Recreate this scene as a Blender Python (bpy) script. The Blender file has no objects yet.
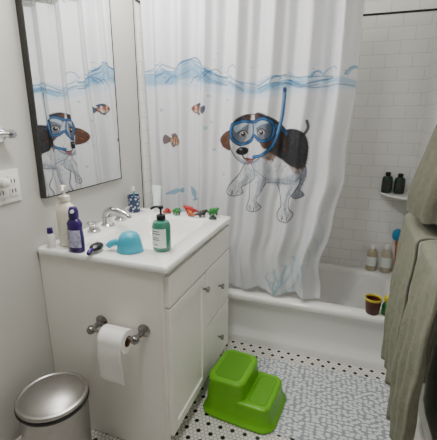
import bpy, bmesh, math, random
import numpy as np
from mathutils import Vector, Matrix
random.seed(4)
COL=bpy.context.scene.collection
def L(r,g,b):
    o=[]
    for c in (r,g,b):
        c=c/255.0
        o.append(c/12.92 if c<=.04045 else ((c+.055)/1.055)**2.4)
    return tuple(o)
# ---------------------------------------------------------------- materials
def mat(name,col,rough=.5,metal=0,var=.04,scale=30,bump=0,trans=0,coat=0,emit=0,sss=0):
    m=bpy.data.materials.new(name); m.use_nodes=True
    nt=m.node_tree; b=nt.nodes['Principled BSDF']
    tc=nt.nodes.new('ShaderNodeTexCoord'); n=nt.nodes.new('ShaderNodeTexNoise')
    n.inputs['Scale'].default_value=scale; n.inputs['Detail'].default_value=3
    nt.links.new(tc.outputs['Object'],n.inputs['Vector'])
    r=nt.nodes.new('ShaderNodeValToRGB'); c=col
    r.color_ramp.elements[0].position=.3; r.color_ramp.elements[1].position=.7
    r.color_ramp.elements[0].color=(c[0]*(1-var),c[1]*(1-var),c[2]*(1-var),1)
    r.color_ramp.elements[1].color=(min(1,c[0]*(1+var)),min(1,c[1]*(1+var)),min(1,c[2]*(1+var)),1)
    nt.links.new(n.outputs['Fac'],r.inputs['Fac']); nt.links.new(r.outputs['Color'],b.inputs['Base Color'])
    b.inputs['Roughness'].default_value=rough; b.inputs['Metallic'].default_value=metal
    if trans: b.inputs['Transmission Weight'].default_value=trans
    if coat: b.inputs['Coat Weight'].default_value=coat
    if bump:
        bp=nt.nodes.new('ShaderNodeBump'); bp.inputs['Strength'].default_value=bump; bp.inputs['Distance'].default_value=.005
        nt.links.new(n.outputs['Fac'],bp.inputs['Height']); nt.links.new(bp.outputs['Normal'],b.inputs['Normal'])
    if emit:
        b.inputs['Emission Color'].default_value=(1,.95,.88,1); b.inputs['Emission Strength'].default_value=emit
    return m
def tile_mat(name,axis,paint=None,split=None):
    m=bpy.data.materials.new(name); m.use_nodes=True; nt=m.node_tree; b=nt.nodes['Principled BSDF']
    g=nt.nodes.new('ShaderNodeNewGeometry'); s=nt.nodes.new('ShaderNodeSeparateXYZ'); c=nt.nodes.new('ShaderNodeCombineXYZ')
    nt.links.new(g.outputs['Position'],s.inputs[0])
    nt.links.new(s.outputs[axis],c.inputs[0]); nt.links.new(s.outputs['Z'],c.inputs[1])
    br=nt.nodes.new('ShaderNodeTexBrick'); nt.links.new(c.outputs[0],br.inputs['Vector'])
    br.inputs['Scale'].default_value=1; br.inputs['Brick Width'].default_value=.152; br.inputs['Row Height'].default_value=.0762
    br.inputs['Mortar Size'].default_value=.0018; br.inputs['Mortar Smooth'].default_value=.6
    br.inputs['Color1'].default_value=(*L(244,244,240),1); br.inputs['Color2'].default_value=(*L(240,240,236),1)
    br.inputs['Mortar'].default_value=(*L(206,205,200),1)
    bp=nt.nodes.new('ShaderNodeBump'); bp.invert=True; bp.inputs['Strength'].default_value=.25; bp.inputs['Distance'].default_value=.002
    nt.links.new(br.outputs['Fac'],bp.inputs['Height'])
    nt.links.new(bp.outputs['Normal'],b.inputs['Normal'])
    nt.links.new(br.outputs['Color'],b.inputs['Base Color'])
    b.inputs['Roughness'].default_value=.14
    return m
def terry(name,col,var):
    m=mat(name,col,.98,var=var,scale=40); nt=m.node_tree; b=nt.nodes['Principled BSDF']
    tc=nt.nodes.new('ShaderNodeTexCoord')
    n=nt.nodes.new('ShaderNodeTexNoise'); n.inputs['Scale'].default_value=190; nt.links.new(tc.outputs['Object'],n.inputs['Vector'])
    bp=nt.nodes.new('ShaderNodeBump'); bp.inputs['Strength'].default_value=.85; bp.inputs['Distance'].default_value=.004
    nt.links.new(n.outputs['Fac'],bp.inputs['Height']); nt.links.new(bp.outputs['Normal'],b.inputs['Normal'])
    return m
M={}
M['paint']=mat('wall_paint',L(196,195,189),.75,var=.015,scale=4,bump=.05)
M['hall']=mat('shaded_wall_paint',L(150,147,140),.85,var=.03,scale=4)  # wall colour darkened to stand for a dim hall and cut bounced fill
M['ceil']=mat('ceiling_paint',L(225,224,220),.9,var=.01)
M['tileX']=tile_mat('subway_tile_across','X'); M['tileY']=tile_mat('subway_tile_along','Y')
M['black']=mat('black_glazed_trim',L(22,22,24),.2)
M['hexw']=mat('hex_white',L(230,228,222),.25,var=.05,scale=9)
M['hexb']=mat('hex_black',L(20,20,22),.25)
M['grout']=mat('floor_grout',L(128,125,118),.9,var=.1)
M['cab']=mat('cabinet_paint',L(245,243,236),.4,var=.01,scale=6)
M['counter']=mat('cultured_marble',L(242,242,239),.15,var=.01,scale=8,coat=.3)
M['tub']=mat('tub_enamel',L(242,242,239),.1,var=.01,scale=5,coat=.4)
M['chrome']=mat('chrome',(.6,.6,.61),.12,1,var=.02)
M['darkchrome']=mat('brushed_nickel',(.32,.31,.3),.22,1,var=.05)
M['steel']=mat('brushed_steel',(.38,.365,.35),.33,1,var=.1,scale=14)
M['lidsteel']=mat('brushed_lid_steel',(.46,.445,.43),.38,1,var=.06,scale=18)
M['blackpl']=mat('black_plastic',L(20,20,22),.35)
M['whitepl']=mat('white_plastic',L(235,234,228),.35,var=.01)
M['cream']=mat('cream_plastic',L(232,226,210),.35,var=.02)
M['paper']=mat('tissue_paper',L(242,241,237),.95,var=.015,scale=60,bump=.15)
M['card']=mat('cardboard_core',L(140,110,78),.9)
M['green']=mat('green_stool_plastic',L(104,176,20),.38,var=.02)
M['greend']=mat('green_grip_rubber',L(90,156,18),.6,var=.03,scale=200,bump=.4)
M['frame']=mat('mirror_frame_metal',L(74,72,70),.35,.6)
M['mirror']=mat('mirror_silver',(.80,.815,.81),.01,1,var=.0)
M['purple']=mat('purple_plastic',L(48,24,98),.3,var=.06)
M['lav']=mat('printed_label',L(180,180,206),.5,var=.5,scale=60)
M['teal']=mat('teal_plastic',L(60,164,190),.35,var=.03)
M['soap']=mat('green_soap_liquid',L(58,136,116),.12,var=.05,coat=.5,trans=.2)
M['label']=mat('white_label',L(226,234,228),.6,var=.05,scale=90)
M['dgreen']=mat('dark_green_bottle',L(28,52,42),.3,var=.1)
M['amber']=mat('pale_amber_bottle',L(180,170,140),.25,var=.06)
M['tan']=mat('tan_bottle',L(190,180,160),.35,var=.05)
M['brown']=mat('brown_cup_plastic',L(84,40,28),.4,var=.08)
M['yellow']=mat('yellow_plastic',L(196,180,50),.4)
M['toyg']=mat('toy_green',L(40,116,52),.4,var=.5,scale=90); M['toyr']=mat('toy_red',L(170,34,30),.4,var=.3,scale=90)
M['toyb']=mat('toy_blue',L(44,74,120),.4,var=.3,scale=90); M['toyo']=mat('toy_orange',L(180,90,44),.4,var=.3,scale=90); M['toyk']=mat('toy_charcoal',L(48,50,50),.5,var=.3,scale=90)
M['mint']=mat('mint_tube',L(222,236,232),.3)
M['towel1']=terry('terry_grey_green_dark',L(104,104,90),.12)
M['towel2']=terry('terry_grey_green',L(126,127,111),.10)
M['blueb']=mat('blue_brush_plastic',L(50,140,190),.4)
M['glow']=mat('lamp_glass',(.9,.88,.85),.4,emit=6)
def dots_mat(name,c1,c2,scale,thr):
    m=mat(name,c1,.5); nt=m.node_tree; b=nt.nodes['Principled BSDF']
    v=nt.nodes.new('ShaderNodeTexVoronoi'); v.inputs['Scale'].default_value=scale
    tc=nt.nodes.new('ShaderNodeTexCoord'); nt.links.new(tc.outputs['Object'],v.inputs['Vector'])
    r=nt.nodes.new('ShaderNodeValToRGB'); r.color_ramp.elements[0].position=thr-.03; r.color_ramp.elements[1].position=thr+.03
    r.color_ramp.elements[0].color=(*c2,1); r.color_ramp.elements[1].color=(*c1,1)
    nt.links.new(v.outputs['Distance'],r.inputs['Fac']); nt.links.new(r.outputs['Color'],b.inputs['Base Color'])
    return m
M['cup']=dots_mat('navy_spotted_cup',L(40,56,92),L(190,196,200),60,.36)
def rug_mat():
    m=mat('woven_grey_mat',L(128,138,142),.95,bump=.3,scale=150); nt=m.node_tree; b=nt.nodes['Principled BSDF']
    tc=nt.nodes.new('ShaderNodeTexCoord'); mp=nt.nodes.new('ShaderNodeMapping'); mp.inputs['Scale'].default_value=(40,60,1)
    nt.links.new(tc.outputs['Object'],mp.inputs['Vector'])
    v=nt.nodes.new('ShaderNodeTexVoronoi'); v.feature='F1'; v.inputs['Scale'].default_value=1; v.inputs['Randomness'].default_value=.6; v.voronoi_dimensions='2D'
    nt.links.new(mp.outputs[0],v.inputs['Vector'])
    r=nt.nodes.new('ShaderNodeValToRGB'); r.color_ramp.elements[0].position=.37; r.color_ramp.elements[1].position=.47
    r.color_ramp.elements[0].color=(*L(220,222,222),1); r.color_ramp.elements[1].color=(*L(148,157,164),1)
    nt.links.new(v.outputs['Distance'],r.inputs['Fac']); nt.links.new(r.outputs['Color'],b.inputs['Base Color'])
    return m
M['rug']=rug_mat()
# ---------------------------------------------------------------- helpers
def link(o): COL.objects.link(o); return o
def meshobj(name,verts,faces,m,parent=None,smooth=True,loc=None):
    me=bpy.data.meshes.new(name); me.from_pydata([tuple(v) for v in verts],[],faces); me.update()
    bm=bmesh.new(); bm.from_mesh(me); bmesh.ops.recalc_face_normals(bm,faces=bm.faces); bm.to_mesh(me); bm.free()
    if smooth:
        me.polygons.foreach_set('use_smooth',[True]*len(me.polygons))
    o=bpy.data.objects.new(name,me); link(o)
    me.materials.append(m)
    if parent: o.parent=parent
    if loc: o.location=loc
    return o
def autosmooth(o,ang=35):
    bm=bmesh.new(); bm.from_mesh(o.data)
    for e in bm.edges:
        if len(e.link_faces)==2 and e.calc_face_angle(0)>math.radians(ang): e.smooth=False
    bm.to_mesh(o.data); bm.free(); return o
def thing(name,label,cat,loc,group=None):
    o=bpy.data.objects.new(name,None); o.empty_display_size=.05; link(o); o.location=loc; o['label']=label; o['category']=cat
    if group: o['group']=group
    return o
def tag(o,label,cat,group=None):
    o['label']=label; o['category']=cat
    if group: o['group']=group
    return o
def box(name,lo,hi,m,parent=None,bev=0,seg=2,loc=None):
    bm=bmesh.new(); bmesh.ops.create_cube(bm,size=1)
    for v in bm.verts:
        v.co=Vector([lo[i]+(v.co[i]+.5)*(hi[i]-lo[i]) for i in range(3)])
    if bev: bmesh.ops.bevel(bm,geom=list(bm.edges),offset=bev,segments=seg,profile=.6,affect='EDGES')
    me=bpy.data.meshes.new(name); bm.to_mesh(me); bm.free()
    me.materials.append(m); o=bpy.data.objects.new(name,me); link(o)
    if bev: me.polygons.foreach_set('use_smooth',[True]*len(me.polygons)); autosmooth(o,50)
    if parent: o.parent=parent
    if loc: o.location=loc
    return o
def boxes(name,lst,m,parent=None,bev=.002):
    bm=bmesh.new()
    for lo,hi in lst:
        r=bmesh.ops.create_cube(bm,size=1); vs=r['verts']
        for v in vs: v.co=Vector([lo[i]+(v.co[i]+.5)*(hi[i]-lo[i]) for i in range(3)])
        if bev:
            es={e for v in vs for e in v.link_edges}
            bmesh.ops.bevel(bm,geom=list(es),offset=bev,segments=2,affect='EDGES')
    me=bpy.data.meshes.new(name); bm.to_mesh(me); bm.free(); me.materials.append(m)
    o=bpy.data.objects.new(name,me); link(o)
    if parent: o.parent=parent
    return o
def rrect(cx,cy,hx,hy,r,z,n=6):
    pts=[]
    for (sx,sy,a0) in ((1,1,0),(-1,1,90),(-1,-1,180),(1,-1,270)):
        for i in range(n+1):
            a=math.radians(a0+90*i/n)
            pts.append((cx+sx*(hx-r)+r*math.cos(a),cy+sy*(hy-r)+r*math.sin(a),z))
    return pts
def loft(name,loops,m,parent=None,cap0=True,cap1=True,loc=None,ang=40,closed=True):
    n=len(loops[0]); V=[p for l in loops for p in l]; F=[]
    for i in range(len(loops)-1):
        for j in range(n if closed else n-1):
            k=(j+1)%n; F.append((i*n+j,i*n+k,(i+1)*n+k,(i+1)*n+j))
    if cap0: F.append(tuple(range(n-1,-1,-1)))
    if cap1: F.append(tuple(range((len(loops)-1)*n,len(loops)*n)))
    o=meshobj(name,V,F,m,parent,True,loc); autosmooth(o,ang); return o
def lathe(name,prof,m,parent=None,n=32,loc=None,sx=1,sy=1,ang=40,cap0=True,cap1=True):
    loops=[[(r*math.cos(2*math.pi*j/n)*sx,r*math.sin(2*math.pi*j/n)*sy,z) for j in range(n)] for r,z in prof]
    return loft(name,loops,m,parent,cap0,cap1,loc,ang)
def catmull(pts,sub=6,closed=False):
    P=[Vector(p) for p in pts]; n=len(P); out=[]
    rng=n if closed else n-1
    for i in range(rng):
        if closed: a,b,c,d=P[(i-1)%n],P[i],P[(i+1)%n],P[(i+2)%n]
        else: a,b,c,d=P[max(i-1,0)],P[i],P[i+1],P[min(i+2,n-1)]
        for k in range(sub):
            t=k/sub
            out.append(.5*((2*b)+(-a+c)*t+(2*a-5*b+4*c-d)*t*t+(-a+3*b-3*c+d)*t**3))
    if not closed: out.append(P[-1])
    return out
def tube(name,pts,rad,m,parent=None,n=16,sub=6,loc=None):
    P=catmull(pts,sub) if sub>1 else [Vector(p) for p in pts]
    R=rad if callable(rad) else (lambda t:rad)
    up=None; loops=[]
    for i,p in enumerate(P):
        d=(P[min(i+1,len(P)-1)]-P[max(i-1,0)]).normalized()
        if up is None:
            up=Vector((0,0,1)) if abs(d.z)<.9 else Vector((1,0,0))
        s=d.cross(up).normalized(); u=s.cross(d).normalized(); up=u
        r=R(i/(len(P)-1))
        loops.append([tuple(p+s*r*math.cos(2*math.pi*j/n)+u*r*math.sin(2*math.pi*j/n)) for j in range(n)])
    return loft(name,loops,m,parent,loc=loc,ang=60)
def rotated(o,rx=0,ry=0,rz=0): o.rotation_euler=(math.radians(rx),math.radians(ry),math.radians(rz)); return o
def struct(o): o['kind']='structure'; return o
# ---------------------------------------------------------------- room
RM=1.545; TY=.88; BY=1.595; CH=2.4; NY=-1.9; RZ=.34; LX=-.025
lw=struct(boxes('wall_left',[((LX-.1,NY,0),(LX,.865,CH)),((LX-.1,.865,0),(LX,BY,CH))],M['paint'],bev=0))
lw.data.materials.append(M['tileY'])
for p in lw.data.polygons:
    if p.center.y>.866: p.material_index=1
rw=struct(boxes('wall_right',[((RM,NY,0),(RM+.1,.84,CH)),((RM,.84,0),(RM+.1,BY,CH))],M['paint'],bev=0))
rw.data.materials.append(M['tileY'])
for p in rw.data.polygons:
    if p.center.y>.841: p.material_index=1
struct(box('wall_back',(LX-.1,BY,0),(RM+.1,BY+.1,CH),M['tileX']))
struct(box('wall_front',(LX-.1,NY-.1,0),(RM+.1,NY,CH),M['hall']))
struct(box('ceiling',(LX-.1,NY-.1,CH),(RM+.1,BY+.1,CH+.1),M['ceil']))
struct(box('trim_1',(LX,BY-.006,1.975),(RM,BY,1.987),M['black'],bev=.002))
struct(box('trim_2',(RM-.006,.84,1.975),(RM,BY-.007,1.987),M['black'],bev=.002))
struct(box('trim_3',(LX,.866,1.975),(LX+.006,BY-.007,1.987),M['black'],bev=.002))
struct(box('trim_4',(LX,.840,.0),(LX+.002,.846,CH),M['black'],bev=.0006))
struct(box('baseboard_left',(LX,NY,0),(LX+.014,-.0,.11),M['cab'],bev=.003))
struct(box('baseboard_right',(RM-.014,NY,0),(RM,.84,.11),M['cab'],bev=.003))
V=[];F=[];MI=[]
def addface(p,mi):
    b=len(V); V.extend(p); F.append(tuple(range(b,b+len(p)))); MI.append(mi)
addface([(LX-.1,NY,-.0012),(RM+.1,NY,-.0012),(RM+.1,BY,-.0012),(LX-.1,BY,-.0012)],2)
ff=.0195; R=(ff-.0022)/math.sqrt(3); dy=ff*math.sqrt(3)/2
ny=int((.92+1.3)/dy)
for j in range(ny):
    for i in range(int(RM/ff)+1):
        x=i*ff+(ff/2 if j%2 else 0); y=-1.3+j*dy
        if x>RM: continue
        blk= (j%3==0 and (i-j//2)%3==0)
        addface([(x+R*math.cos(math.radians(30+60*k)),y+R*math.sin(math.radians(30+60*k)),0) for k in range(6)],1 if blk else 0)
fl=meshobj('floor',V,F,M['hexw'],smooth=False); fl.data.materials.append(M['hexb']); fl.data.materials.append(M['grout'])
fl.data.polygons.foreach_set('material_index',MI); struct(fl)
for p in fl.data.polygons:
    if p.normal.z<0: p.flip()
# ---------------------------------------------------------------- vanity cabinet
cabn=thing('vanity_cabinet','off-white painted bathroom vanity cabinet with door and drawers','cabinet',(0,0,0))
CX=LX+.002; CB=.834
boxes('cabinet_body',[((CX,.010,.0),(.53,.028,CB)),((CX,.727,0),(.53,.745,CB)),((CX,.028,.085),(.53,.727,.1)),
   ((CX,.028,.1),(CX+.006,.727,CB)),
   ((.46,.028,.0),(.475,.727,.085)),
   ((.53,.010,0),(.547,.032,CB)),((.53,.723,0),(.547,.745,CB)),((.53,.032,.80),(.547,.723,CB)),((.53,.032,.675),(.547,.723,.70)),((.53,.032,.085),(.547,.723,.11)),((.53,.375,.11),(.547,.405,.675)),((.53,.405,.37),(.547,.723,.395))],M['cab'],cabn,bev=.0015)
def front_panel(name,y0,y1,z0,z1,inset):
    bm=bmesh.new(); bmesh.ops.create_cube(bm,size=1)
    for v in bm.verts: v.co=Vector((.548+(v.co.x+.5)*.018,y0+(v.co.y+.5)*(y1-y0),z0+(v.co.z+.5)*(z1-z0)))
    f=max(bm.faces,key=lambda f:f.calc_center_median().x)
    bmesh.ops.inset_region(bm,faces=[f],thickness=.003)
    for v in f.verts: v.co.x+=.002
    if inset:
        bmesh.ops.inset_region(bm,faces=[f],thickness=inset); bmesh.ops.inset_region(bm,faces=[f],thickness=.004)
        for v in f.verts: v.co.x-=.008
    me=bpy.data.meshes.new(name); bm.to_mesh(me); bm.free(); me.materials.append(M['cab'])
    o=bpy.data.objects.new(name,me); link(o); o.parent=cabn; return o
def knob(parent,y,z):
    o=lathe('knob',[(.006,0),(.005,.010),(.006,.014),(.013,.019),(.015,.025),(.012,.030),(.0,.032)],M['darkchrome'],parent,n=20,loc=(.567,y,z))
    o['label']='dark nickel knob'; rotated(o,0,90,0); return o
front_panel('false_drawer',.022,.733,.69,.815,0)
d=front_panel('door',.022,.384,.095,.68,.055); knob(d,.355,.615)
d=front_panel('drawer',.394,.733,.39,.68,0); knob(d,.565,.535)
d=front_panel('drawer',.394,.733,.095,.38,0); knob(d,.565,.235)
cx,cy=.305,.385
mx_=(.574+LX+.001)/2; hxx=(.574-LX-.001)/2
loops=[rrect(mx_,.377,hxx-.002,.375,.012,.8355),rrect(mx_,.377,hxx,.377,.014,.841),rrect(mx_,.377,hxx,.377,.014,.853),rrect(mx_,.377,hxx-.005,.372,.012,.860),
  rrect(cx,cy,.185,.235,.06,.860),rrect(cx,cy,.178,.228,.058,.855),rrect(cx,cy,.165,.215,.055,.80),rrect(cx,cy,.145,.19,.06,.745),rrect(cx,cy,.09,.13,.06,.728),rrect(cx-.02,cy,.025,.025,.0249,.722)]
ct=thing('countertop','glossy white vanity top with integrated sink basin','countertop',(0,0,0))
loft('countertop_slab',loops,M['counter'],ct,cap0=False,ang=50)
lathe('drain',[(.024,0),(.024,.004),(.016,.005),(.0,.003)],M['chrome'],ct,n=20,loc=(cx-.02,cy,.7225))
# ---------------------------------------------------------------- faucet
fa=thing('faucet','chrome widespread sink faucet with lever handles on white vanity top','faucet',(.055,.375,.8605))
lathe('spout_base',[(.032,0),(.032,.006),(.025,.012),(.023,.03),(.024,.045)],M['chrome'],fa)
tube('spout',[(-.008,0,.035),(.0,0,.064),(.03,0,.080),(.075,0,.076),(.118,0,.058),(.124,0,.048)],lambda t:.020-.007*t,M['chrome'],fa)
for s in (-1,1):
    h=lathe('handle',[(.030,0),(.030,.006),(.024,.012),(.020,.024),(.022,.036),(.016,.044),(0,.046)],M['chrome'],fa,loc=(0,s*.105,0))
    tube('lever',[(0,0,.040),(.012,s*.025,.048),(.018,s*.06,.058)],lambda t:.010-.003*t,M['chrome'],h,n=10)
# ---------------------------------------------------------------- mirror
mi=thing('wall_mirror','large rectangular mirror with thin dark metal frame on wall','mirror',(0,0,0))
my0,my1,mz0,mz1=.058,.596,1.056,1.97; fw=.008; f2=.005; mxa=LX+.001
boxes('mirror_frame',[((mxa,my0,mz0),(.003,my0+fw,mz1)),((mxa,my1-f2,mz0),(.003,my1,mz1)),((mxa,my0+fw,mz0),(.003,my1-f2,mz0+f2)),((mxa,my0+fw,mz1-fw),(.003,my1-f2,mz1))],M['frame'],mi,bev=.001)
box('mirror_glass',(mxa+.002,my0+fw,mz0+f2),(.001,my1-f2,mz1-fw),M['mirror'],mi)
# ---------------------------------------------------------------- outlet
ou=thing('outlet_plate','white double outlet cover plate on painted wall','outlet',(LX,-.096,1.13))
box('plate',(.0005,-.060,-.060),(.007,.060,.060),M['whitepl'],ou,bev=.002)
for yy in (-.027,.027):
    s=box('socket',(.007,yy-.018,-.038),(.011,yy+.018,.038),M['whitepl'],ou,bev=.001)
    for z in (-.018,.018):
        if yy<0 and z>0: continue
        for y_ in (-.009,.005): box('slot',(.0105,yy+y_,z-.007),(.0117,yy+y_+.004,z+.007),M['blackpl'],s)
pl=lathe('plug',[(.018,0),(.019,.014),(.017,.034),(.010,.040),(0,.041)],M['whitepl'],None,n=24,loc=(LX+.0108,-.123,1.150)); rotated(pl,0,90,0); tag(pl,'small round white plug-in in wall outlet','plug')
tb=thing('towel_bar','chrome towel bar with round rosette on painted wall','towel bar',(LX,-.090,1.318))
for yy in (0,-.46):
    r_=lathe('rosette',[(.028,0),(.028,.006),(.014,.012),(.012,.05),(.016,.058),(.014,.07),(0,.072)],M['chrome'],tb,n=24,loc=(0,yy,0)); rotated(r_,0,90,0)
tube('bar',[(.058,.02,0),(.058,-.48,0)],.009,M['chrome'],tb,sub=1)
# ---------------------------------------------------------------- toilet paper
TX=.362
th=thing('toilet_paper_holder','chrome two-post toilet paper holder on vanity side','toilet paper holder',(TX,.010,.579))
for s in (-1,1):
    p=lathe('post',[(.027,0),(.027,.004),(.020,.010),(.011,.016),(.010,.05),(.016,.058),(.018,.068),(.014,.078),(0,.082)],M['darkchrome'],th,n=24,loc=(s*.098,0,0)); rotated(p,90,0,0)
tube('rod',[(-.095,-.066,0),(.095,-.066,0)],.006,M['darkchrome'],th,sub=1)
ro=thing('toilet_paper_roll','white toilet paper roll with loose sheet hanging','toilet paper',(TX+.014,-.056,.5643))
n=48; W2=.053
def ring(r,x): return [(x,r*math.cos(2*math.pi*j/n),r*math.sin(2*math.pi*j/n)) for j in range(n)]
RR=.046
loft('roll_body',[ring(.022,-W2),ring(RR-.002,-W2),ring(RR,-W2+.002),ring(RR,W2-.002),ring(RR-.002,W2),ring(.022,W2),ring(.022,-W2)],M['paper'],ro,False,False)
loft('cardboard_core',[ring(.0215,-W2+.001),ring(.0215,W2-.001),ring(.0207,W2-.001),ring(.0207,-W2+.001),ring(.0215,-W2+.001)],M['card'],ro,False,False)
V=[];F=[]
q1=RR+.0012
prof=[(-q1*math.sin(a),q1*math.cos(a)) for a in np.linspace(0,math.pi/2,10)]+[(-q1-.0003-.004*math.sin(k*.5),-.0152*k) for k in range(1,11)]
nx=12
for k,(yy,zz) in enumerate(prof):
    for i in range(nx+1):
        t=i/nx; dd=max(0,k-10)
        V.append((-W2+.001+t*(2*W2-.002),yy-.004*math.sin(t*6)*dd/10-.0008,zz-.012*t*(dd/9)))
for k in range(len(prof)-1):
    for i in range(nx): a=k*(nx+1)+i; F.append((a,a+1,a+nx+2,a+nx+1))
s=meshobj('paper_sheet',V,F,M['paper'],ro); sm=s.modifiers.new('s','SOLIDIFY'); sm.thickness=.0008
# ---------------------------------------------------------------- trash can
tc=thing('trash_can','brushed steel round trash can with domed lid beside vanity','trash can',(.178,-.200,0))
for nm,pr,mm in (('can_base',[(.118,0),(.120,.004),(.120,.02),(.116,.022)],'blackpl'),('can_body',[(.115,.022),(.118,.026),(.123,.334),(.123,.342)],'steel'),
   ('can_collar',[(.121,.342),(.127,.343),(.130,.348),(.130,.355),(.128,.358),(.121,.360)],'blackpl'),
   ('can_lid',[(.121,.360),(.127,.361),(.128,.367),(.125,.373),(.117,.376),(.113,.373),(.109,.376),(.09,.386),(.06,.395),(.02,.400),(0,.400)],'lidsteel')):
    lathe(nm,pr,M[mm],tc,n=64)
# ---------------------------------------------------------------- stool
stl=thing('step_stool','bright green plastic two-step stool on hex tile floor','step stool',(.763,.405,.006))
def stepblock(z1,x0,x1,hy,name,fl):
    cxx=(x0+x1)/2; hx=(x1-x0)/2
    prof=[(fl+.006,0),(fl+.007,.004),(fl+.006,.009),(fl-.002,.012),(fl*.5,.035),(fl*.2,z1*.6),(.0,z1-.026),(.001,z1-.018),(.001,z1-.010),(-.003,z1-.004),(-.010,z1),(-.016,z1-.0005)]
    return loft(name,[rrect(cxx,0,hx+a,hy+a,max(.012,.045+a),z,8) for a,z in prof],M['green'],stl,ang=60)
stepblock(.192,-.150,.035,.126,'upper_step',.022)
stepblock(.105,-.12,.163,.130,'lower_step',.020)
loft('grip_pad',[rrect(-.058,0,.066,.100,.03,.1915),rrect(-.058,0,.064,.098,.029,.194)],M['greend'],stl)
loft('grip_pad',[rrect(.096,0,.044,.104,.022,.1045),rrect(.096,0,.042,.102,.021,.107)],M['greend'],stl)
rotated(stl,0,0,-5)
# ---------------------------------------------------------------- bath mat
V=[];F=[];nx,nyy=60,40
def rugz(x,y): return .0035+.0008*math.sin(x*17+y*5)*math.sin(y*13)
for lay in (0,1):
    for j in range(nyy+1):
        for i in range(nx+1):
            x=-.375+.75*i/nx+.004*math.sin(j*.3); y=-.26+.52*j/nyy+.004*math.sin(i*.25)
            V.append((x,y,.0008 if lay==0 else rugz(x,y)+.001))
N=(nx+1)*(nyy+1)
for j in range(nyy):
    for i in range(nx):
        a=j*(nx+1)+i; F.append((a,a+nx+1,a+nx+2,a+1)); F.append((N+a,N+a+1,N+a+nx+2,N+a+nx+1))
for i in range(nx):
    F.append((i,i+1,N+i+1,N+i)); a=nyy*(nx+1)+i; F.append((a,N+a,N+a+1,a+1))
for j in range(nyy):
    a=j*(nx+1); F.append((a,N+a,N+a+nx+1,a+nx+1)); a+=nx; F.append((a,a+nx+1,N+a+nx+1,N+a))
rg=meshobj('bath_mat',V,F,M['rug'],loc=(1.132,.540,0)); rotated(rg,0,0,3.0); autosmooth(rg,50)
tag(rg,'blue-grey bath mat with small pale pebble pattern','bath mat')
# ---------------------------------------------------------------- bathtub
xa_=LX+.003; xb_=RM-.003
yc=(TY+BY-.002)/2; hy=(BY-.002-TY)/2; xc=(xa_+xb_)/2; hx=(xb_-xa_)/2
def rr(dx0,dx1,dy0,dy1,r,z):
    return rrect(xc+(dx0-dx1)/2,yc+(dy0-dy1)/2,hx-(dx0+dx1)/2,hy-(dy0+dy1)/2,r,z,8)
loops=[rr(0,0,.016,0,.01,0),rr(0,0,.016,0,.01,.035),rr(0,0,.020,0,.01,.05),rr(0,0,.040,0,.01,.075),rr(0,0,.045,0,.01,.12),rr(0,0,.042,0,.01,.22),rr(0,0,.030,0,.01,.275),rr(0,0,.008,0,.01,.295),rr(0,0,.0,0,.01,.305),rr(0,0,.0,0,.01,.322),rr(0,0,.006,0,.012,.335),rr(.01,.01,.018,.008,.02,.340),
 rr(.08,.09,.075,.06,.12,.338),rr(.09,.10,.085,.07,.13,.331),rr(.10,.115,.092,.078,.13,.30),rr(.13,.19,.105,.10,.14,.14),rr(.17,.26,.13,.13,.14,.075),rr(.25,.34,.19,.19,.12,.055)]
tub=loft('bathtub',loops,M['tub'],None,ang=60); tag(tub,'white enamel built-in bathtub with curved apron','bathtub')
# ---------------------------------------------------------------- shower curtain
HC=[((145,0),(.029,1.979)),((362,0),(1.130,1.883)),((320,297),(1.061,.404)),((225,285),(.497,.384)),((262,295),(.729,.358)),((145,70),(.008,1.630)),((355,80),(1.133,1.547)),((145,200),(-.035,.875)),((232,110),(.527,1.413)),((305,130),(.917,1.315)),((240,212),(.583,.854))]
A=[];B=[]
for (u,v),(x,z) in HC:
    A.append([u,v,1,0,0,0,-u*x,-v*x]); B.append(x); A.append([0,0,0,u,v,1,-u*z,-v*z]); B.append(z)
Hm=np.append(np.linalg.lstsq(np.array(A,float),np.array(B,float),rcond=None)[0],1).reshape(3,3)
def fab(pts):   # artwork sketch grid -> metres on the fabric
    P=np.array([[p[0],p[1],1] for p in pts],float)@Hm.T
    return P[:,:2]/P[:,2:3]
NX,NZ=480,700; ZB,ZT=.374,2.035
S,Tt=np.meshgrid(np.linspace(0,1,NX),np.linspace(0,1,NZ))
Zw=ZB+(ZT-ZB)*Tt
Zw=Zw+.014*np.sin(S*31)*(1-Tt)**8*np.clip(S*2,0,1)
xr=np.where(Zw>1.5,1.140,1.140-.090*(np.clip(1.5-Zw,0,2)/1.1)**1.1)
xr=xr+(.022*np.sin(Zw*7+.5)+.010*np.sin(Zw*19))*np.clip((1.35-Zw)*2,0,1)
X0=-.012; u_=X0+(1.140-X0)*S
Xw=X0+(xr-X0)*S
gat=np.clip((S-.80)/.10,0,1)
amp=.015+.016*np.clip((Zw-.3)/1.7,0,1)+.018*gat
ph=u_*2*math.pi/.150+.9*np.sin(Zw*1.5+u_*2)+1.6*np.sin(u_*4.3)
sn=np.sin(ph)
Yw=.916+amp*(sn+.25*np.sin(2*ph+1+Zw))*.95+.0055*np.sin(u_*2*math.pi/.062+1.5*np.sin(Zw*2.2))+.014*np.sin(u_*5+Zw*1.9)*np.clip((Zw-.4)*2,0,1)
Yw=Yw+(.010*np.sin(Zw*11+u_*8)+.006*np.sin(Zw*25-u_*20))*np.clip((1.1-Zw)*1.5,0,1)*(.25+gat)
colr=np.empty((NZ,NX,3)); colr[:]=L(224,225,230)
PX,PZ=Xw.ravel(),Zw.ravel(); CR=colr.reshape(-1,3)
def comp(idx,d,col,alpha,w=.0028):
    a=(np.clip(.5-d/w,0,1)*alpha)[:,None]; CR[idx]=CR[idx]*(1-a)+np.array(L(*col))*a
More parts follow.
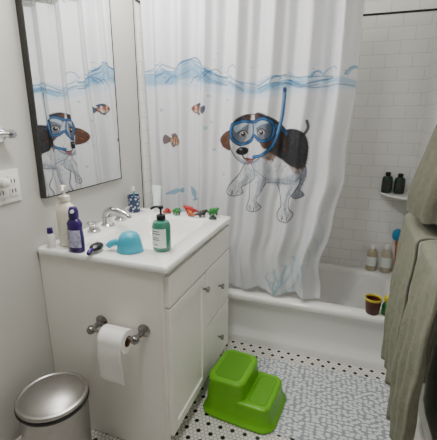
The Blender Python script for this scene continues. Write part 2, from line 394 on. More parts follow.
def segdist(x,z,P,closed):
    d=np.full(x.shape,1e9); n=len(P)
    for i in range(n if closed else n-1):
        a=P[i];b=P[(i+1)%n]; ab=b-a; l=max(ab@ab,1e-12)
        t=np.clip(((x-a[0])*ab[0]+(z-a[1])*ab[1])/l,0,1)
        d=np.minimum(d,(x-a[0]-t*ab[0])**2+(z-a[1]-t*ab[1])**2)
    return np.sqrt(d)
def sel(P,m):
    lo=P.min(0)-m;hi=P.max(0)+m
    return np.where((PX>lo[0])&(PX<hi[0])&(PZ>lo[1])&(PZ<hi[1]))[0]
def smoothp(pts,closed): return np.array([[p.x,p.y] for p in catmull([(a,b,0) for a,b in pts],5,closed)])
def inside(x,z,P):
    ins=np.zeros(x.shape,bool); n=len(P)
    for i in range(n):
        a=P[i];b=P[(i+1)%n]
        if a[1]==b[1]: continue
        c=((a[1]>z)!=(b[1]>z))&(x<(b[0]-a[0])*(z-a[1])/(b[1]-a[1])+a[0]); ins^=c
    return ins
def fill(pts,col,alpha=1,smooth=True,outline=None,ow=.7,soft=.0028):
    P=smoothp(pts,True) if smooth else np.array(pts,float)
    P=fab(P); idx=sel(P,.01+soft); x,z=PX[idx],PZ[idx]; d=segdist(x,z,P,True)
    ins=inside(x,z,P)
    comp(idx,np.where(ins,-d,d),col,alpha,soft)
    if outline: comp(idx,d-ow*.0027,outline,.85)
def stroke(pts,w,col,alpha=1,smooth=True,soft=.0028):
    P=smoothp(pts,False) if smooth else np.array(pts,float)
    P=fab(P); idx=sel(P,w*.006+.01+soft); d=segdist(PX[idx],PZ[idx],P,False); comp(idx,d-w*.0027,col,alpha,soft)
def ell(cx,cy,rx,ry,col,alpha=1,rot=0,outline=None,ow=.7,soft=.0028):
    c,s=math.cos(rot),math.sin(rot)
    fill([(cx+rx*math.cos(t)*c-ry*math.sin(t)*s,cy+rx*math.cos(t)*s+ry*math.sin(t)*c) for t in np.linspace(0,2*math.pi,20,endpoint=False)],col,alpha,False,outline,ow,soft)
def pin(pt,poly):
    x,y=pt; r=False
    for i in range(len(poly)):
        a=poly[i];b=poly[(i+1)%len(poly)]
        if (a[1]>y)!=(b[1]>y) and x<(b[0]-a[0])*(y-a[1])/(b[1]-a[1])+a[0]: r=not r
    return r
def fur(poly,n,cols,dirv=(0,1),ln=(2,4),w=(.4,.8),al=.55):
    xs=[p[0] for p in poly]; ys=[p[1] for p in poly]; k=0; tries=0
    while k<n and tries<n*10:
        tries+=1
        a=random.uniform(min(xs),max(xs)); b=random.uniform(min(ys),max(ys))
        if not pin((a,b),poly): continue
        l=random.uniform(*ln); j=random.uniform(-.45,.45); dx=dirv[0]*math.cos(j)-dirv[1]*math.sin(j); dy_=dirv[0]*math.sin(j)+dirv[1]*math.cos(j)
        stroke([(a,b),(a+dx*l,b+dy_*l)],random.uniform(*w),random.choice(cols),al,smooth=False); k+=1
# water line : watercolour splash
W1=[(140,74),(152,70),(160,66),(168,72),(178,68),(190,60),(203,68),(213,76),(226,77),(240,84),(256,86),(270,80),(286,76),(300,80),(316,79),(333,75),(360,80)]
fill([(140,72),(168,70),(190,58),(213,74),(240,82),(270,78),(300,78),(360,78),(360,88),(300,92),(256,98),(213,92),(178,86),(140,88)],(176,204,226),.45,soft=.025)
fill([(140,76),(158,70),(176,72),(190,62),(206,72),(224,80),(206,84),(188,78),(168,84),(140,84)],(96,156,196),.6,soft=.012)
fill([(226,80),(250,88),(276,82),(290,78),(310,81),(290,86),(262,92),(240,92)],(110,166,204),.55,soft=.012)
fill([(310,80),(335,76),(360,80),(360,84),(335,81)],(120,172,206),.5,soft=.008)
BL=[(40,96,146),(58,124,172),(92,156,196),(74,136,182),(130,184,212),(36,84,130)]
for k in range(38):
    o1=random.uniform(-4,8); a0=random.randint(0,13); a1=min(len(W1),a0+random.randint(2,5))
    stroke([(x+random.uniform(-2,2),y+o1+random.uniform(-2.5,2.5)) for x,y in W1[a0:a1]],random.uniform(.5,1.7),random.choice(BL),random.uniform(.4,.9))
for k in range(16):
    a=random.uniform(150,230) if k%2 else random.uniform(240,350); b=74+6*math.sin((a-150)*.06); s_=random.uniform(.7,1.3)
    stroke([(a,b+4),(a+4*s_,b-2*s_),(a+9*s_,b-4*s_),(a+12*s_,b-1)],random.uniform(.8,1.6),random.choice(BL),.7)
for i in range(40):
    a=random.uniform(146,355); b=72+8*math.sin(a*.05)+random.uniform(-12,10)
    ell(a,b,random.uniform(.5,1.1),random.uniform(.4,.8),random.choice(BL),.6)
OUT=(50,56,70); WH=(212,214,219); SH=(128,138,156); DK=(24,24,30); BR=(88,56,40)
hind2=[(290,170),(303,166),(305,176),(302,184),(299,191),(303,197),(296,200),(291,196),(292,186)]
hind=[(276,176),(296,172),(299,183),(294,192),(289,199),(288,208),(292,216),(286,223),(277,221),(276,214),(280,206),(278,194)]
trunk=[(262,143),(273,135),(288,130),(301,133),(306,144),(305,160),(301,173),(296,181),(286,185),(275,184),(262,183),(252,179),(248,170),(252,156)]
fore=[(250,170),(265,179),(261,191),(256,200),(260,208),(253,212),(245,210),(248,199),(248,187)]
fore2=[(246,162),(254,176),(247,184),(240,188),(241,194),(233,197),(227,192),(231,183),(238,174)]
fill(hind2,(136,142,156),1,True,OUT,.8); fur(hind2,50,[(80,86,100),(170,176,188)])
for P_ in (hind,trunk,fore,fore2): fill(P_,WH,1,True,OUT,1.1)
fill([(262,178),(276,180),(290,176),(298,168),(300,178),(290,185),(272,186)],SH,.7,soft=.02)
fill([(258,180),(265,180),(261,191),(256,200),(258,207),(255,209),(253,200),(257,190)],SH,.7,soft=.012)
fill([(290,182),(296,181),(291,193),(287,200),(286,210),(288,216),(285,217),(283,206),(286,194)],SH,.75,soft=.012)
fill([(248,170),(253,177),(246,184),(240,188),(240,193),(236,193),(237,185),(244,178)],SH,.6,soft=.012)
fill([(254,158),(266,162),(272,172),(268,182),(258,179),(251,172)],(156,163,178),.5,soft=.02)
for P_,n_ in ((trunk,170),(hind,60),(fore,60),(fore2,45)):
    fur(P_,n_,[(236,237,242),(158,164,176),(110,116,128),(222,222,228),(150,142,138)])
for P_,n_ in ((fore,14),(hind,14),(fore2,8),(trunk,50)):
    k=0
    while k<n_:
        a=random.uniform(min(p[0] for p in P_),max(p[0] for p in P_)); b=random.uniform(min(p[1] for p in P_),max(p[1] for p in P_))
        if pin((a,b),P_): ell(a,b,random.uniform(.4,.9),random.uniform(.4,.8),random.choice([(60,60,70),(90,70,60)]),.6)
        k+=1
sad=[(262,139),(275,133),(289,129),(302,132),(307,145),(306,160),(302,170),(292,168),(284,164),(276,158),(268,153)]
fill(sad,DK,.98,soft=.008)
rump=[(288,166),(298,169),(303,166),(301,173),(294,174)]
fill(rump,BR,.6,soft=.012)
sh_=[(260,146),(268,151),(274,156),(271,161),(265,160),(259,154)]; fill(sh_,(100,66,48),.7,soft=.012)
fur(sad,110,[(14,14,18),(52,52,60),(74,74,84),(36,32,34)],(.7,.7)); fur(rump,16,[(60,38,28),(130,88,62),(180,176,176)],(.2,1)); fur(sh_,40,[(70,44,32),(140,98,74)],(.3,1))
stroke([(303,135),(307,128),(306,121)],2.6,DK,.9)
for (a,b) in ((231,195),(235,196),(249,210.5),(253,211),(281,221),(286,221.5)): stroke([(a,b),(a+.6,b-4)],.9,OUT,.9)
def H(p): return [(252+(a-252)*.88,142+(b-141)*.87) for a,b in p]
def h1(a,b): return (252+(a-252)*.88,142+(b-141)*.87)
earL=H([(233,130),(226,128),(218,132),(213,139),(218,147),(228,150),(234,144)])
earR=H([(266,112),(277,116),(287,126),(293,141),(290,153),(280,151),(272,134)])
head=H([(232,118),(240,111),(252,109),(264,110),(273,117),(277,130),(274,143),(266,153),(257,162),(246,167),(236,164),(230,154),(227,141),(228,126)])
fill(earL,(84,50,36),1,True,DK,1); fill(earR,(42,34,32),1,True,DK,1)
fur(earL,40,[(54,32,24),(128,84,58)],(-.8,.5)); fur(earR,50,[(22,20,22),(84,58,46),(50,40,38)],(.5,.8))
fill(head,(214,214,218),1,True,OUT,1); fur(head,60,[(238,238,240),(150,154,164)],(0,1))
pa=H([(230,120),(239,111),(248,110),(246,121),(244,134),(237,147),(228,136)]); pb=H([(252,109),(265,110),(275,118),(278,131),(274,147),(264,148),(257,134)])
fill(pa,BR,.97,soft=.006); fill(pb,BR,.97,soft=.006)
fill(H([(255,108),(266,109),(276,118),(279,131),(274,138),(266,122)]),DK,.95,soft=.01)
fill(H([(231,118),(238,111),(246,110),(238,118),(230,130)]),DK,.92,soft=.01)
fur(pa,45,[(58,36,28),(124,82,60),(30,26,26)],(-.3,1)); fur(pb,70,[(58,36,28),(124,82,60),(26,24,26)],(.4,1))
fill(H([(234,158),(244,164),(256,160),(264,152),(258,163),(246,168),(237,165)]),SH,.8,soft=.012)
GP=H([(230,121),(240,117),(251,118),(262,114),(272,117),(275,127),(271,138),(260,140),(252,134),(247,141),(237,144),(230,138),(228,129)])
fill(GP,(104,138,164),.42)
fill(H([(232,122),(242,118),(248,119),(240,124),(233,130)]),(190,212,226),.6,soft=.006); fill(H([(256,118),(266,116),(271,119),(262,121),(255,125)]),(190,212,226),.6,soft=.006)
for (ea,eb,sx_) in ((240,132,1),(262,130,-1)):
    a,b=h1(ea,eb); ell(a,b,3.5,2.7,(206,204,202),.9,soft=.004); ell(a,b+.2,2.7,2.7,(54,34,26),1,soft=.004); ell(a,b+.2,1.6,1.7,(12,10,12)); ell(a-.7,b-.8,.7,.7,(232,234,238))
    stroke([(a-4.4,b-.5),(a-1.5,b-3.2),(a+2,b-3.2),(a+4.4,b-.6)],1.1,(26,22,24),.9)
stroke(GP+[GP[0]],3.5,(20,44,78),.95); stroke(GP+[GP[0]],1.5,(46,104,160),.95)
stroke(H([(250,118),(251,127),(250,136)]),2.0,(34,76,124),.9)
stroke(H([(275,122),(282,125),(289,132)]),3.0,(30,68,110),.95)
a,b=h1(239,152); ell(a,b,5.8,4.3,(20,18,22),1,-.15); ell(a-1.6,b-1.7,1.5,.8,(130,130,138),.9)
stroke(H([(239,156),(242,161),(250,162),(257,158)]),1.6,(36,30,36),.95); fill(H([(242,160),(251,162),(250,166),(245,166)]),(130,70,74),.8)
for k in range(8): ell(*h1(random.uniform(243,256),random.uniform(151,158)),.45,.45,(60,56,60),.8)
SN=[(283,89),(282,102),(280,118),(276,134),(270,147),(262,155),(252,157.5)]
stroke(SN,3.2,(24,54,92),1); stroke(SN,1.7,(50,112,172),1); stroke([(282.4,90),(281,104),(279,119),(275,134)],.7,(150,194,222),.8)
ell(283,89,1.9,2.8,(30,64,110))
def fish(cx,cy,s,flip,c1,c2,c3,rot=0):
    f=-1 if flip else 1; c_,s2=math.cos(rot),math.sin(rot)
    T=lambda pts:[(cx+f*(a*c_-b*s2)*s,cy+(a*s2+b*c_)*s) for a,b in pts]
    fill(T([(5,-1),(10,-5),(11,0),(9,5),(5,1)]),c2,1,True,(40,44,54),.6)
    fill(T([(-4,-4.2),(0,-8),(5,-6),(3,-3)]),c2,1,True,(40,44,54),.5); fill(T([(-2,4.2),(1,8),(4,4)]),c2,1,True,(40,44,54),.5)
    B_=T([(-9,0),(-5,-4.5),(1,-5),(5,-2),(6,0),(5,2.5),(0,5),(-5,4.5)])
    fill(B_,c1,1,True,(40,44,54),.8)
    fill(T([(-4,1),(1,1),(4,1),(1,4.6),(-4,4)]),(222,190,140),.7,soft=.006)
    stroke(T([(-4.5,-3.8),(-3.8,0),(-4.5,3.6)]),1.3*s,c3); stroke(T([(-1.5,-4.6),(-.8,0),(-1.6,4.4)]),1.2*s,(54,56,66)); stroke(T([(2,-4.2),(2.6,0),(2,4)]),1.5*s,c3)
    fur(B_,14,[(60,50,56),(230,180,130),(84,120,150)],(1,0),(1,2))
    ell(cx-f*6.6*s,cy-.8*s,.9*s,.9*s,(20,20,24))
fish(196,109,.8,False,(168,96,74),(72,84,108),(216,218,220),.1)
fish(171,141,.9,True,(182,128,96),(120,104,110),(70,90,116),-.15)
fill([(163,195),(168,192),(174,190),(178,191),(174,194),(168,196)],(110,168,200),.8,True,(70,116,150),.4); fill([(178,191),(182,188),(182,193)],(96,154,190),.8)
fill([(188,188),(191,190),(193,195),(192,199),(189,195)],(110,160,190),.8,True,(70,110,146),.4); fill([(192,199),(195,201),(190,202)],(90,144,176),.8)
for (a,b,r) in ((205,128,1.6),(210,122,1.1),(208,96,1.3),(226,100,1.2),(212,150,1.2),(160,110,1.2),(222,175,1.1)):
    ell(a,b,r,r,(170,204,218),.8,0,(96,150,176),.4)
ox=5
for (pts,w,c) in (([(268,298),(267,288),(270,280),(268,272)],1.3,0),([(268,292),(262,286),(259,280)],1.2,0),([(270,294),(275,286),(276,278),(279,270)],1.3,0),([(268,296),(272,288),(272,282)],1.3,0),([(271,290),(281,283),(285,273),(288,262)],1.1,1),([(275,296),(286,290),(292,280),(296,266)],1.1,1)):
    P_=[(a+ox,b) for a,b in pts]
    stroke(P_,w*3.0,(190,214,224),.4,soft=.014); stroke(P_,w*.9,((108,164,184),(150,188,206))[c],.6,soft=.006)
    for k in range(5):
        a,b=random.choice(P_[1:]); a+=random.uniform(-1,1); b+=random.uniform(-2,4); stroke([(a,b),(a+random.choice([-1,1])*random.uniform(1.5,4),b-random.uniform(1.5,4))],.8,(124,174,194),.5,soft=.005)
for (x0,y0) in ((306,244),(314,235),(320,222),(300,262)):
    stroke([(x0,y0+26),(x0+3,y0+12),(x0-1,y0),(x0+3,y0-10)],1.6,(176,204,220),.45,soft=.008)
verts=np.stack([Xw,Yw,Zw],-1).reshape(-1,3)
ii=(np.arange(NZ-1)[:,None]*NX+np.arange(NX-1)[None,:]).ravel()
faces=np.stack([ii,ii+1,ii+NX+1,ii+NX],-1)
me=bpy.data.meshes.new('curtain_cloth'); me.vertices.add(len(verts)); me.vertices.foreach_set('co',verts.ravel().astype(np.float32))
me.loops.add(faces.size); me.loops.foreach_set('vertex_index',faces.ravel().astype(np.int32))
me.polygons.add(len(faces)); me.polygons.foreach_set('loop_start',np.arange(0,faces.size,4,dtype=np.int32)); me.polygons.foreach_set('loop_total',np.full(len(faces),4,np.int32))
me.polygons.foreach_set('use_smooth',np.ones(len(faces),bool)); me.update(calc_edges=True)
ca=me.color_attributes.new('print','FLOAT_COLOR','POINT'); ca.data.foreach_set('color',np.concatenate([CR,np.ones((len(CR),1))],1).ravel().astype(np.float32))
cm=bpy.data.materials.new('printed_curtain_fabric'); cm.use_nodes=True; nt=cm.node_tree; b=nt.nodes['Principled BSDF']
at=nt.nodes.new('ShaderNodeAttribute'); at.attribute_name='print'; nt.links.new(at.outputs['Color'],b.inputs['Base Color']); b.inputs['Roughness'].default_value=.5
wv=nt.nodes.new('ShaderNodeTexNoise'); wv.inputs['Scale'].default_value=500; bp=nt.nodes.new('ShaderNodeBump'); bp.inputs['Strength'].default_value=.08
nt.links.new(wv.outputs['Fac'],bp.inputs['Height']); nt.links.new(bp.outputs['Normal'],b.inputs['Normal'])
tr=nt.nodes.new('ShaderNodeBsdfTranslucent'); nt.links.new(at.outputs['Color'],tr.inputs['Color']); mx=nt.nodes.new('ShaderNodeMixShader'); mx.inputs[0].default_value=.15
nt.links.new(b.outputs[0],mx.inputs[1]); nt.links.new(tr.outputs[0],mx.inputs[2]); nt.links.new(mx.outputs[0],nt.nodes['Material Output'].inputs['Surface'])
me.materials.append(cm)
sc=thing('shower_curtain','white shower curtain printed with snorkelling dog, fish and waves','shower curtain',(0,0,0))
o=bpy.data.objects.new('curtain_cloth',me); link(o); o.parent=sc
for k in range(10):
    x=.05+k*.118
    ringp=[(x,.905+.022*math.cos(a),2.048+.026*math.sin(a)) for a in np.linspace(0,2*math.pi,20)]
    tube('curtain_ring',ringp,.002,M['chrome'],sc,n=6,sub=1)
rod=tube('curtain_rod',[(LX+.005,.905,2.06),(RM-.005,.905,2.06)],.0125,M['chrome'],None,sub=1,n=20); tag(rod,'chrome shower curtain rod spanning the tub','curtain rod')
# ---------------------------------------------------------------- bottles
def pump(parent,z,m,s=1,dirx=-1,diry=0):
    lathe('pump_collar',[(.016*s,z),(.016*s,z+.014*s),(.006*s,z+.018*s),(.004*s,z+.020*s),(.004*s,z+.036*s),(.009*s,z+.037*s),(.010*s,z+.046*s),(0,z+.049*s)],m,parent,n=20)
    tube('nozzle',[(0,0,z+.042*s),(dirx*.02*s,diry*.02*s,z+.043*s),(dirx*.036*s,diry*.036*s,z+.035*s)],.0042*s,m,parent,n=10,sub=4)
CT=.8605
b1=thing('lotion_bottle','white lotion pump bottle on vanity top','bottle',(.078,.080,CT))
lathe('bottle_body',[(.037,0),(.042,.004),(.043,.02),(.043,.14),(.036,.170),(.017,.184),(.016,.190)],M['cream'],b1,sx=1,sy=.70)
pump(b1,.190,M['cream'],1.3,.6,-.8)
b2=thing('spray_bottle','purple detangler bottle with printed label and purple cap','bottle',(.158,.032,CT))
lathe('bottle_body',[(.030,0),(.034,.004),(.035,.055),(.031,.100),(.033,.115),(.024,.130),(.017,.136)],M['purple'],b2,sy=.72)
n=24; arc=[math.radians(-165+i*140/n) for i in range(n+1)]
loft('label_panel',[[(r0*math.cos(a),r0*.72*math.sin(a),z) for a in arc] for r0,z in ((.0358,.022),(.0362,.055),(.0334,.092))],M['lav'],b2,False,False,closed=False)
lathe('cap',[(.018,.136),(.020,.140),(.019,.166),(.013,.180),(0,.184)],M['purple'],b2)
tube('nozzle',[(0,0,.166),(.012,-.022,.167)],.007,M['whitepl'],b2,n=10,sub=1)
b3=thing('small_bottle','small white and blue travel bottle beside lotion','bottle',(.030,.032,CT))
lathe('bottle_body',[(.015,0),(.017,.003),(.017,.05),(.010,.06)],M['whitepl'],b3); lathe('cap',[(.011,.06),(.012,.063),(.011,.082),(0,.084)],M['purple'],b3)
b4=thing('soap_bottle','teal-green hand soap bottle with pale label and black pump','bottle',(.467,.165,CT))
lathe('bottle_body',[(.032,0),(.036,.004),(.037,.012),(.037,.102),(.031,.118),(.014,.126),(.013,.130)],M['soap'],b4)
arc=[math.radians(-155+i*120/n) for i in range(n+1)]
lb=loft('label_panel',[[(.0377*math.cos(a),.0377*math.sin(a),z) for a in arc] for z in (.018,.096)],M['label'],b4,False,False,closed=False)
for zz,a0,a1 in ((.084,-125,-75),(.074,-130,-70),(.058,-120,-80),(.050,-124,-76),(.030,-115,-85)):
    ar=[math.radians(a0+i*(a1-a0)/10) for i in range(11)]
    loft('print_line',[[(.0381*math.cos(a),.0381*math.sin(a),z) for a in ar] for z in (zz,zz+.003)],M['dgreen'],lb,False,False,closed=False)
pump(b4,.128,M['blackpl'],1.15,-.9,-.3)
cu=thing('toothbrush_cup','navy spotted ceramic tumbler on vanity top near wall','cup',(.030,.655,CT))
lathe('cup_body',[(.028,0),(.031,.004),(.034,.095),(.032,.096),(.029,.01),(0,.008)],M['cup'],cu)
tbh=thing('toothbrush','blue toothbrush standing in tumbler','toothbrush',(.030,.655,CT+.012))
tube('brush_handle',[(.0,.01,0),(.006,-.006,.06),(.012,-.014,.115)],.0045,M['blueb'],tbh,n=8); box('bristle_head',(.006,-.022,.110),(.018,-.012,.135),M['whitepl'],tbh,bev=.001)
tu=thing('toothpaste_tube','pale mint toothpaste tube standing on its cap','toothpaste',(.150,.700,CT))
lathe('cap',[(.017,0),(.017,.020),(.015,.022)],M['whitepl'],tu)
loops=[]
for k in range(8):
    t=k/7; a=.020+(.030-.020)*t; bb=.018*(1-t)+.0015
    loops.append([(a*math.cos(q),bb*math.sin(q),.022+.128*t) for q in np.linspace(0,2*math.pi,24,endpoint=False)])
loft('tube_body',loops,M['mint'],tu)
hb=thing('hairbrush','dark purple and black hairbrush lying on counter edge','hairbrush',(.236,.052,CT))
loops=[]
for k,(sc_,zz) in enumerate(((.2,.010),(.85,.012),(1,.018),(.95,.026),(.7,.032),(.3,.035),(.05,.036))):
    loops.append([(.038*sc_*math.cos(q),.024*sc_*math.sin(q),zz) for q in np.linspace(0,2*math.pi,32,endpoint=False)])
loft('brush_head',loops,M['blackpl'],hb)
tube('handle',[(-.034,0,.022),(-.05,0,.020),(-.066,0,.014)],lambda t:.007+.003*math.sin(t*3.1),M['purple'],hb,n=14)
V=[];F=[]
for i in range(-4,5):
    for j in range(-2,3):
        x=i*.008;y=j*.008
        if (x/.035)**2+(y/.019)**2<1:
            k=len(V); r=.0011
            V+= [(x-r,y-r,0.0005),(x+r,y-r,.0005),(x+r,y+r,.0005),(x-r,y+r,.0005),(x-r,y-r,.014),(x+r,y-r,.014),(x+r,y+r,.014),(x-r,y+r,.014)]
            F+= [(k,k+1,k+5,k+4),(k+1,k+2,k+6,k+5),(k+2,k+3,k+7,k+6),(k+3,k,k+4,k+7)]
br_=meshobj('bristles',V,F,M['whitepl'],hb,smooth=False); br_['kind']='stuff'
rotated(hb,0,0,100)
rc=thing('rinse_scoop','blue-teal plastic bath rinse scoop beside soap bottle','scoop',(.350,.105,CT))
loops=[]
for r_z in ((.043,0),(.045,.003),(.044,.006),(.0435,.024),(.042,.044),(.038,.061),(.029,.074),(.015,.081),(.003,.0825)):
    r0,z0=r_z
    lp=[]
    for q in np.linspace(0,2*math.pi,48,endpoint=False):
        lip=1+.25*max(0,math.cos(q-.2))**6*max(0,1-z0/.05)
        lp.append((r0*lip*math.cos(q)*1.08+z0*.08,r0*lip*math.sin(q),z0))
    loops.append(lp)
loft('scoop_bowl',loops,M['teal'],rc,ang=80)
tube('handle',[(-.030,-.004,.034),(-.052,-.008,.036),(-.072,-.012,.028),(-.080,-.013,.018)],lambda t:.015-.003*t,M['teal'],rc,n=14)
rotated(rc,0,0,10)
# toys
def toy(name,label,m,loc,rz,s=1,kind=0):
    if kind==0:
        P=[(0,0,.03),(.018,0,.034),(.028,0,.046),(.040,0,.048),(-.018,0,.028),(-.036,0,.020),(-.052,0,.016),(.012,.012,.02),(.014,.014,.005),(.012,-.012,.02),(.014,-.014,.005),(-.012,.012,.018),(-.010,.014,.005),(-.012,-.012,.018),(-.010,-.014,.005)]
        E=[(0,1),(1,2),(2,3),(0,4),(4,5),(5,6),(1,7),(7,8),(1,9),(9,10),(4,11),(11,12),(4,13),(13,14)]
        Rr=[.016,.013,.009,.008,.013,.008,.004,.007,.006,.007,.006,.008,.006,.008,.006]
    else:
        P=[(0,0,.018),(.018,0,.026),(.030,0,.024),(-.016,0,.012),(.012,.018,.012),(.022,.022,.004),(.012,-.018,.012),(.022,-.022,.004),(-.014,.022,.010),(.0,.028,.004),(-.014,-.022,.010),(0,-.028,.004),(.020,.009,.037),(.020,-.009,.037)]
        E=[(0,1),(1,2),(0,3),(0,4),(4,5),(0,6),(6,7),(3,8),(8,9),(3,10),(10,11),(1,12),(1,13)]
        Rr=[.015,.013,.009,.010,.005,.004,.005,.004,.006,.004,.006,.004,.006,.006]
    me=bpy.data.meshes.new(name); me.from_pydata([(a*s,b*s,c*s) for a,b,c in P],E,[]); o=bpy.data.objects.new(name,me); link(o)
    sk=o.modifiers.new('skin','SKIN')
    for i,v in enumerate(me.skin_vertices[0].data): v.radius=(Rr[i]*s,Rr[i]*s); v.use_root=(i==0)
    sk.use_smooth_shade=True; sb=o.modifiers.new('sub','SUBSURF'); sb.levels=2; sb.render_levels=2
    me.materials.append(m); o.location=loc; rotated(o,0,0,rz); return tag(o,label,'toy',None)
g='bath toys on the vanity top'
for nm,lb,mm,lc,rz,s,kd in (('toy_frog','small red plastic frog toy',M['toyr'],(.218,.690,CT),-60,.85,1),('toy_dinosaur','green plastic dinosaur toy',M['toyg'],(.285,.670,CT),-30,.85,0),
    ('toy_dinosaur','red plastic dinosaur toy',M['toyr'],(.345,.715,CT),200,.95,0),('toy_frog','blue plastic frog toy',M['toyb'],(.265,.728,CT),-100,.7,1),
    ('toy_dinosaur','orange plastic dinosaur toy',M['toyo'],(.372,.668,CT),160,.65,0),('toy_dinosaur','green plastic dinosaur toy at counter corner',M['toyg'],(.480,.718,CT),-20,1.0,0),
    ('toy_dinosaur','dark charcoal plastic dinosaur toy',M['toyk'],(.430,.678,CT),30,.8,0),('toy_frog','dark green plastic frog toy',M['dgreen'],(.500,.660,CT),-70,.7,1),
    ('toy_frog','small red plastic frog toy',M['toyr'],(.415,.728,CT),-120,.6,1)):
    t=toy(nm,lb,mm,lc,rz,s,kd); t['group']=g
# ---------------------------------------------------------------- tub ledge things
def bottle(name,label,m,capm,loc,h,r,sy=1):
    t=thing(name,label,'bottle',loc)
    lathe('bottle_body',[(r*.9,0),(r,.004),(r,h*.68),(r*.8,h*.78),(r*.42,h*.82),(r*.42,h*.83)],m,t,sy=sy,n=24)
    lathe('cap',[(r*.5,h*.83),(r*.52,h*.85),(r*.5,h*.98),(r*.42,h),(0,h)],capm,t,n=20)
    lathe('label_band',[(r*1.012,h*.2),(r*1.012,h*.55)],M['label'] if m is not M['dgreen'] else M['toyk'],t,sy=sy,cap0=False,cap1=False,n=24); return t
bottle('shampoo_bottle','pale amber shampoo bottle on tub ledge',M['amber'],M['whitepl'],(1.352,1.552,RZ+.0005),.19,.033,.8)
bottle('conditioner_bottle','tan bottle with white cap on tub ledge',M['tan'],M['whitepl'],(1.445,1.55,RZ+.0005),.20,.035,.8)
bottle('body_wash_bottle','dark green bottle standing on corner shelf',M['dgreen'],M['blackpl'],(1.388,1.545,.9005),.135,.032,.9)
bottle('body_wash_bottle','dark green bottle with black cap on corner shelf',M['dgreen'],M['blackpl'],(1.462,1.54,.9005),.13,.032,.9)
def q(r,z): return [(RM-.005,BY-.001,z)]+[(RM-.005-r*math.cos(a),BY-.001-r*math.sin(a),z) for a in np.linspace(0,math.pi/2,24)]
sh=loft('corner_shelf',[q(.15,.872),q(.185,.884),q(.19,.892),q(.186,.900),q(.175,.900)],M['tub'],None); tag(sh,'white ceramic quarter-round corner shelf on tiled wall','shelf')
br=thing('bath_brush','blue back scrubber with orange handle leaning in tub corner','brush',(1.502,1.535,RZ+.001))
tube('brush_handle',[(0,0,0),(.0,.01,.12),(-.008,.028,.24)],.008,M['toyo'],br,n=10)
lathe('brush_head',[(.012,.235),(.028,.245),(.034,.27),(.030,.30),(.012,.315),(0,.317)],M['blueb'],br,n=20,sy=.6,loc=(-.008,.015,0))
cp=thing('plastic_cup','brown toy cup with yellow rim on tub rim','cup',(1.340,.920,RZ))
lathe('cup_body',[(.030,0),(.034,.004),(.042,.082),(.039,.082),(.032,.01),(0,.008)],M['brown'],cp)
lathe('cup_rim',[(.040,.080),(.045,.081),(.046,.092),(.043,.094),(.039,.09),(.039,.081)],M['yellow'],cp,cap0=False,cap1=False)
gb=thing('toy_bottle','small green and yellow toy bottle on tub rim','toy',(1.412,.925,RZ))
lathe('bottle_body',[(.022,0),(.026,.004),(.026,.055),(.020,.07),(.013,.077)],M['toyg'],gb,n=24)
lathe('cap',[(.015,.077),(.018,.08),(.022,.096),(.017,.110),(0,.114)],M['yellow'],gb,n=24)
# ---------------------------------------------------------------- right wall towels
t=thing('towel_bar','chrome towel bar on wall holding grey-green towels','towel bar',(RM,-.04,.945))
for yy in (0,.85):
    p=lathe('rosette',[(.024,0),(.024,.006),(.012,.012),(.010,.07),(.013,.078),(.012,.095),(0,.097)],M['chrome'],t,n=24,loc=(0,yy,0)); rotated(p,0,-90,0)
tube('bar',[(-.085,-.01,0),(-.085,.86,0)],.008,M['chrome'],t,sub=1)
def towel(label,m,yA,yB,zf0,zf1,zB_back,fx,seed,fa=.013):
    V=[];F=[]; zb=.930; path=[]; nb=34; na=10
    for k in range(nb+1): path.append((RM-.030,None,k/nb,0))
    for k in range(1,na):
        a=math.pi*k/na; w=(RM-.030-fx)/2
        path.append(((RM-.030+fx)/2+w*math.cos(a),zb+.0285*math.sin(a)**.6,0,1))
    for k in range(nb+1): path.append((fx,None,k/nb,2))
    ny_=90
    for i,(x,z,t,mode) in enumerate(path):
        for j in range(ny_+1):
            s=j/ny_; y=yA+(yB-yA)*s; zfr=zf0+(zf1-zf0)*s
            if mode==0: zz=zB_back+(zb-zB_back)*t; tt=0
            elif mode==1: zz=z; tt=0
            else: zz=zb-(zb-zfr)*t; tt=t
            fold=(math.sin(s*20+seed+.6*math.sin(zz*3))+.4*math.sin(s*41+seed*2+zz*2.5))
            wob=fa*fold*min(1,tt*1.6)+.002*math.sin(zz*31+s*11)
            xx=x+wob-.014*math.sin(tt*2.6) 
            V.append((min(xx,RM-.012),y-.04*tt*(s-.2)*(1 if s>.2 else 0)+.006*math.sin(zz*9+seed)*tt,zz+.010*math.sin(s*12+seed)*tt))
    for i in range(len(path)-1):
        for j in range(ny_): a=i*(ny_+1)+j; F.append((a,a+1,a+ny_+2,a+ny_+1))
    o=meshobj('bath_towel',V,F,m); s_=o.modifiers.new('thick','SOLIDIFY'); s_.thickness=.011; s_.offset=0
    return tag(o,label,'towel')
towel('grey-green terry towel folded over wall bar beside tub',M['towel2'],.36,.75,.30,.265,.36,1.410,2,.014)
towel('long grey-green terry towel hanging straight over wall bar',M['towel2'],.0,.34,.22,.22,.30,1.418,5,.015)
hk=thing('robe_hook','chrome robe hook on wall','hook',(RM,.52,1.53))
p=lathe('rosette',[(.022,0),(.022,.006),(.009,.012),(.008,.045),(0,.046)],M['chrome'],hk,n=20); rotated(p,0,-90,0)
tube('hook_arm',[(-.04,0,0),(-.07,0,-.012),(-.085,0,.006),(-.088,0,.022)],.006,M['chrome'],hk,n=10)
loops=[]
nn=140
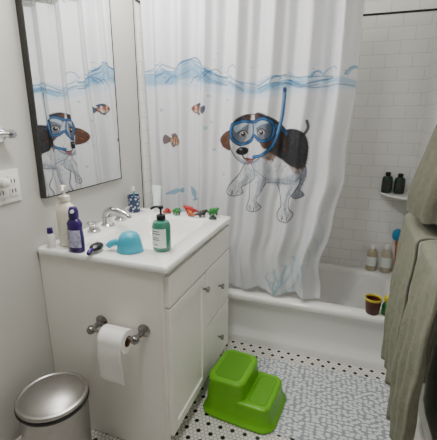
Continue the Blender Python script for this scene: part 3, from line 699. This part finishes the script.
for k in range(44):
    t=k/43; z=1.525-.505*t
    w=.02+.155*min(1,t*3.2)**.7; dpt=.018+.056*min(1,t*1.2)
    cyy=.525
    lp=[]
    for j in range(nn):
        a=2*math.pi*j/nn
        f=1+(.12*math.cos(7*a+1+t)+.07*math.cos(13*a+1+t*1.5))*min(1,t*2+.2)
        x=RM-.014-dpt+dpt*math.cos(a)*f*.95; y=cyy+w*math.sin(a)*(1+.03*math.cos(7*a+t*2))
        lp.append((min(x,RM-.008),y,z-.008*math.cos(a*3)*t))
    loops.append(lp)
tw=loft('hand_towel',loops,M['towel1'],None,ang=80); tag(tw,'darker grey-green terry towel draped from wall hook','towel')
# ---------------------------------------------------------------- lights
cl=thing('added_ceiling_lamp','unseen round white glass flush ceiling lamp, added for fill','lamp',(.75,-.15,CH))  # unseen fixture, added as a body for the overhead fill
lathe('lamp_base',[(.15,-.0),(.15,-.02),(.14,-.025)],M['chrome'],cl)
lathe('lamp_shade',[(.14,-.025),(.135,-.05),(.10,-.08),(.05,-.095),(0,-.098)],M['whitepl'],cl)
def area(name,loc,rot,size,power,col):
    l=bpy.data.lights.new(name,'AREA'); l.shape='DISK'; l.size=size; l.energy=power; l.color=col
    o=bpy.data.objects.new(name,l); link(o); o.location=loc; o.rotation_euler=rot; return o
area('ceiling_fill_light',(.75,-.30,CH-.11),(0,0,0),.28,14,(1,.985,.955))  # added fill from above, lifts the near side of the vanity
vl=thing('vanity_light','three-globe vanity light above mirror','lamp',(LX,.36,2.2))
box('lamp_base',(.0,-.25,-.04),(.03,.25,.04),M['chrome'],vl,bev=.004)
for k in (-1,0,1):
    lathe('lamp_shade',[(0,-.055),(.03,-.048),(.05,-.02),(.05,.02),(.03,.048),(0,.055)],M['glow'],vl,loc=(.085,k*.17,0))
    tube('arm',[(.02,k*.17,0),(.05,k*.17,0)],.012,M['chrome'],vl,sub=1)
    l=bpy.data.lights.new('bulb','POINT'); l.energy=10; l.color=(1,.97,.93); l.shadow_soft_size=.05; o=bpy.data.objects.new('bulb',l); link(o); o.location=(.20,.36+k*.17,2.15)
w=bpy.data.worlds.new('w'); bpy.context.scene.world=w; w.use_nodes=True; w.node_tree.nodes['Background'].inputs[0].default_value=(.8,.85,.9,1); w.node_tree.nodes['Background'].inputs[1].default_value=.2
# ---------------------------------------------------------------- camera
yaw,pit,rol=.3435,.2748,.0042
cy_,sy_=math.cos(yaw),math.sin(yaw)
fwd=Vector((-sy_*math.cos(pit),cy_*math.cos(pit),-math.sin(pit))); right=Vector((cy_,sy_,0)); up=right.cross(fwd)
r=right*math.cos(rol)+up*math.sin(rol); u=-right*math.sin(rol)+up*math.cos(rol)
cd=bpy.data.cameras.new('camera'); cd.sensor_fit='HORIZONTAL'; cd.sensor_width=36; cd.lens=36*368.6/437; cd.clip_start=.02
co=bpy.data.objects.new('camera',cd); link(co)
mw=Matrix((( r.x,u.x,-fwd.x,1.154),(r.y,u.y,-fwd.y,-1.0805),(r.z,u.z,-fwd.z,1.381),(0,0,0,1))); co.matrix_world=mw
bpy.context.scene.camera=co
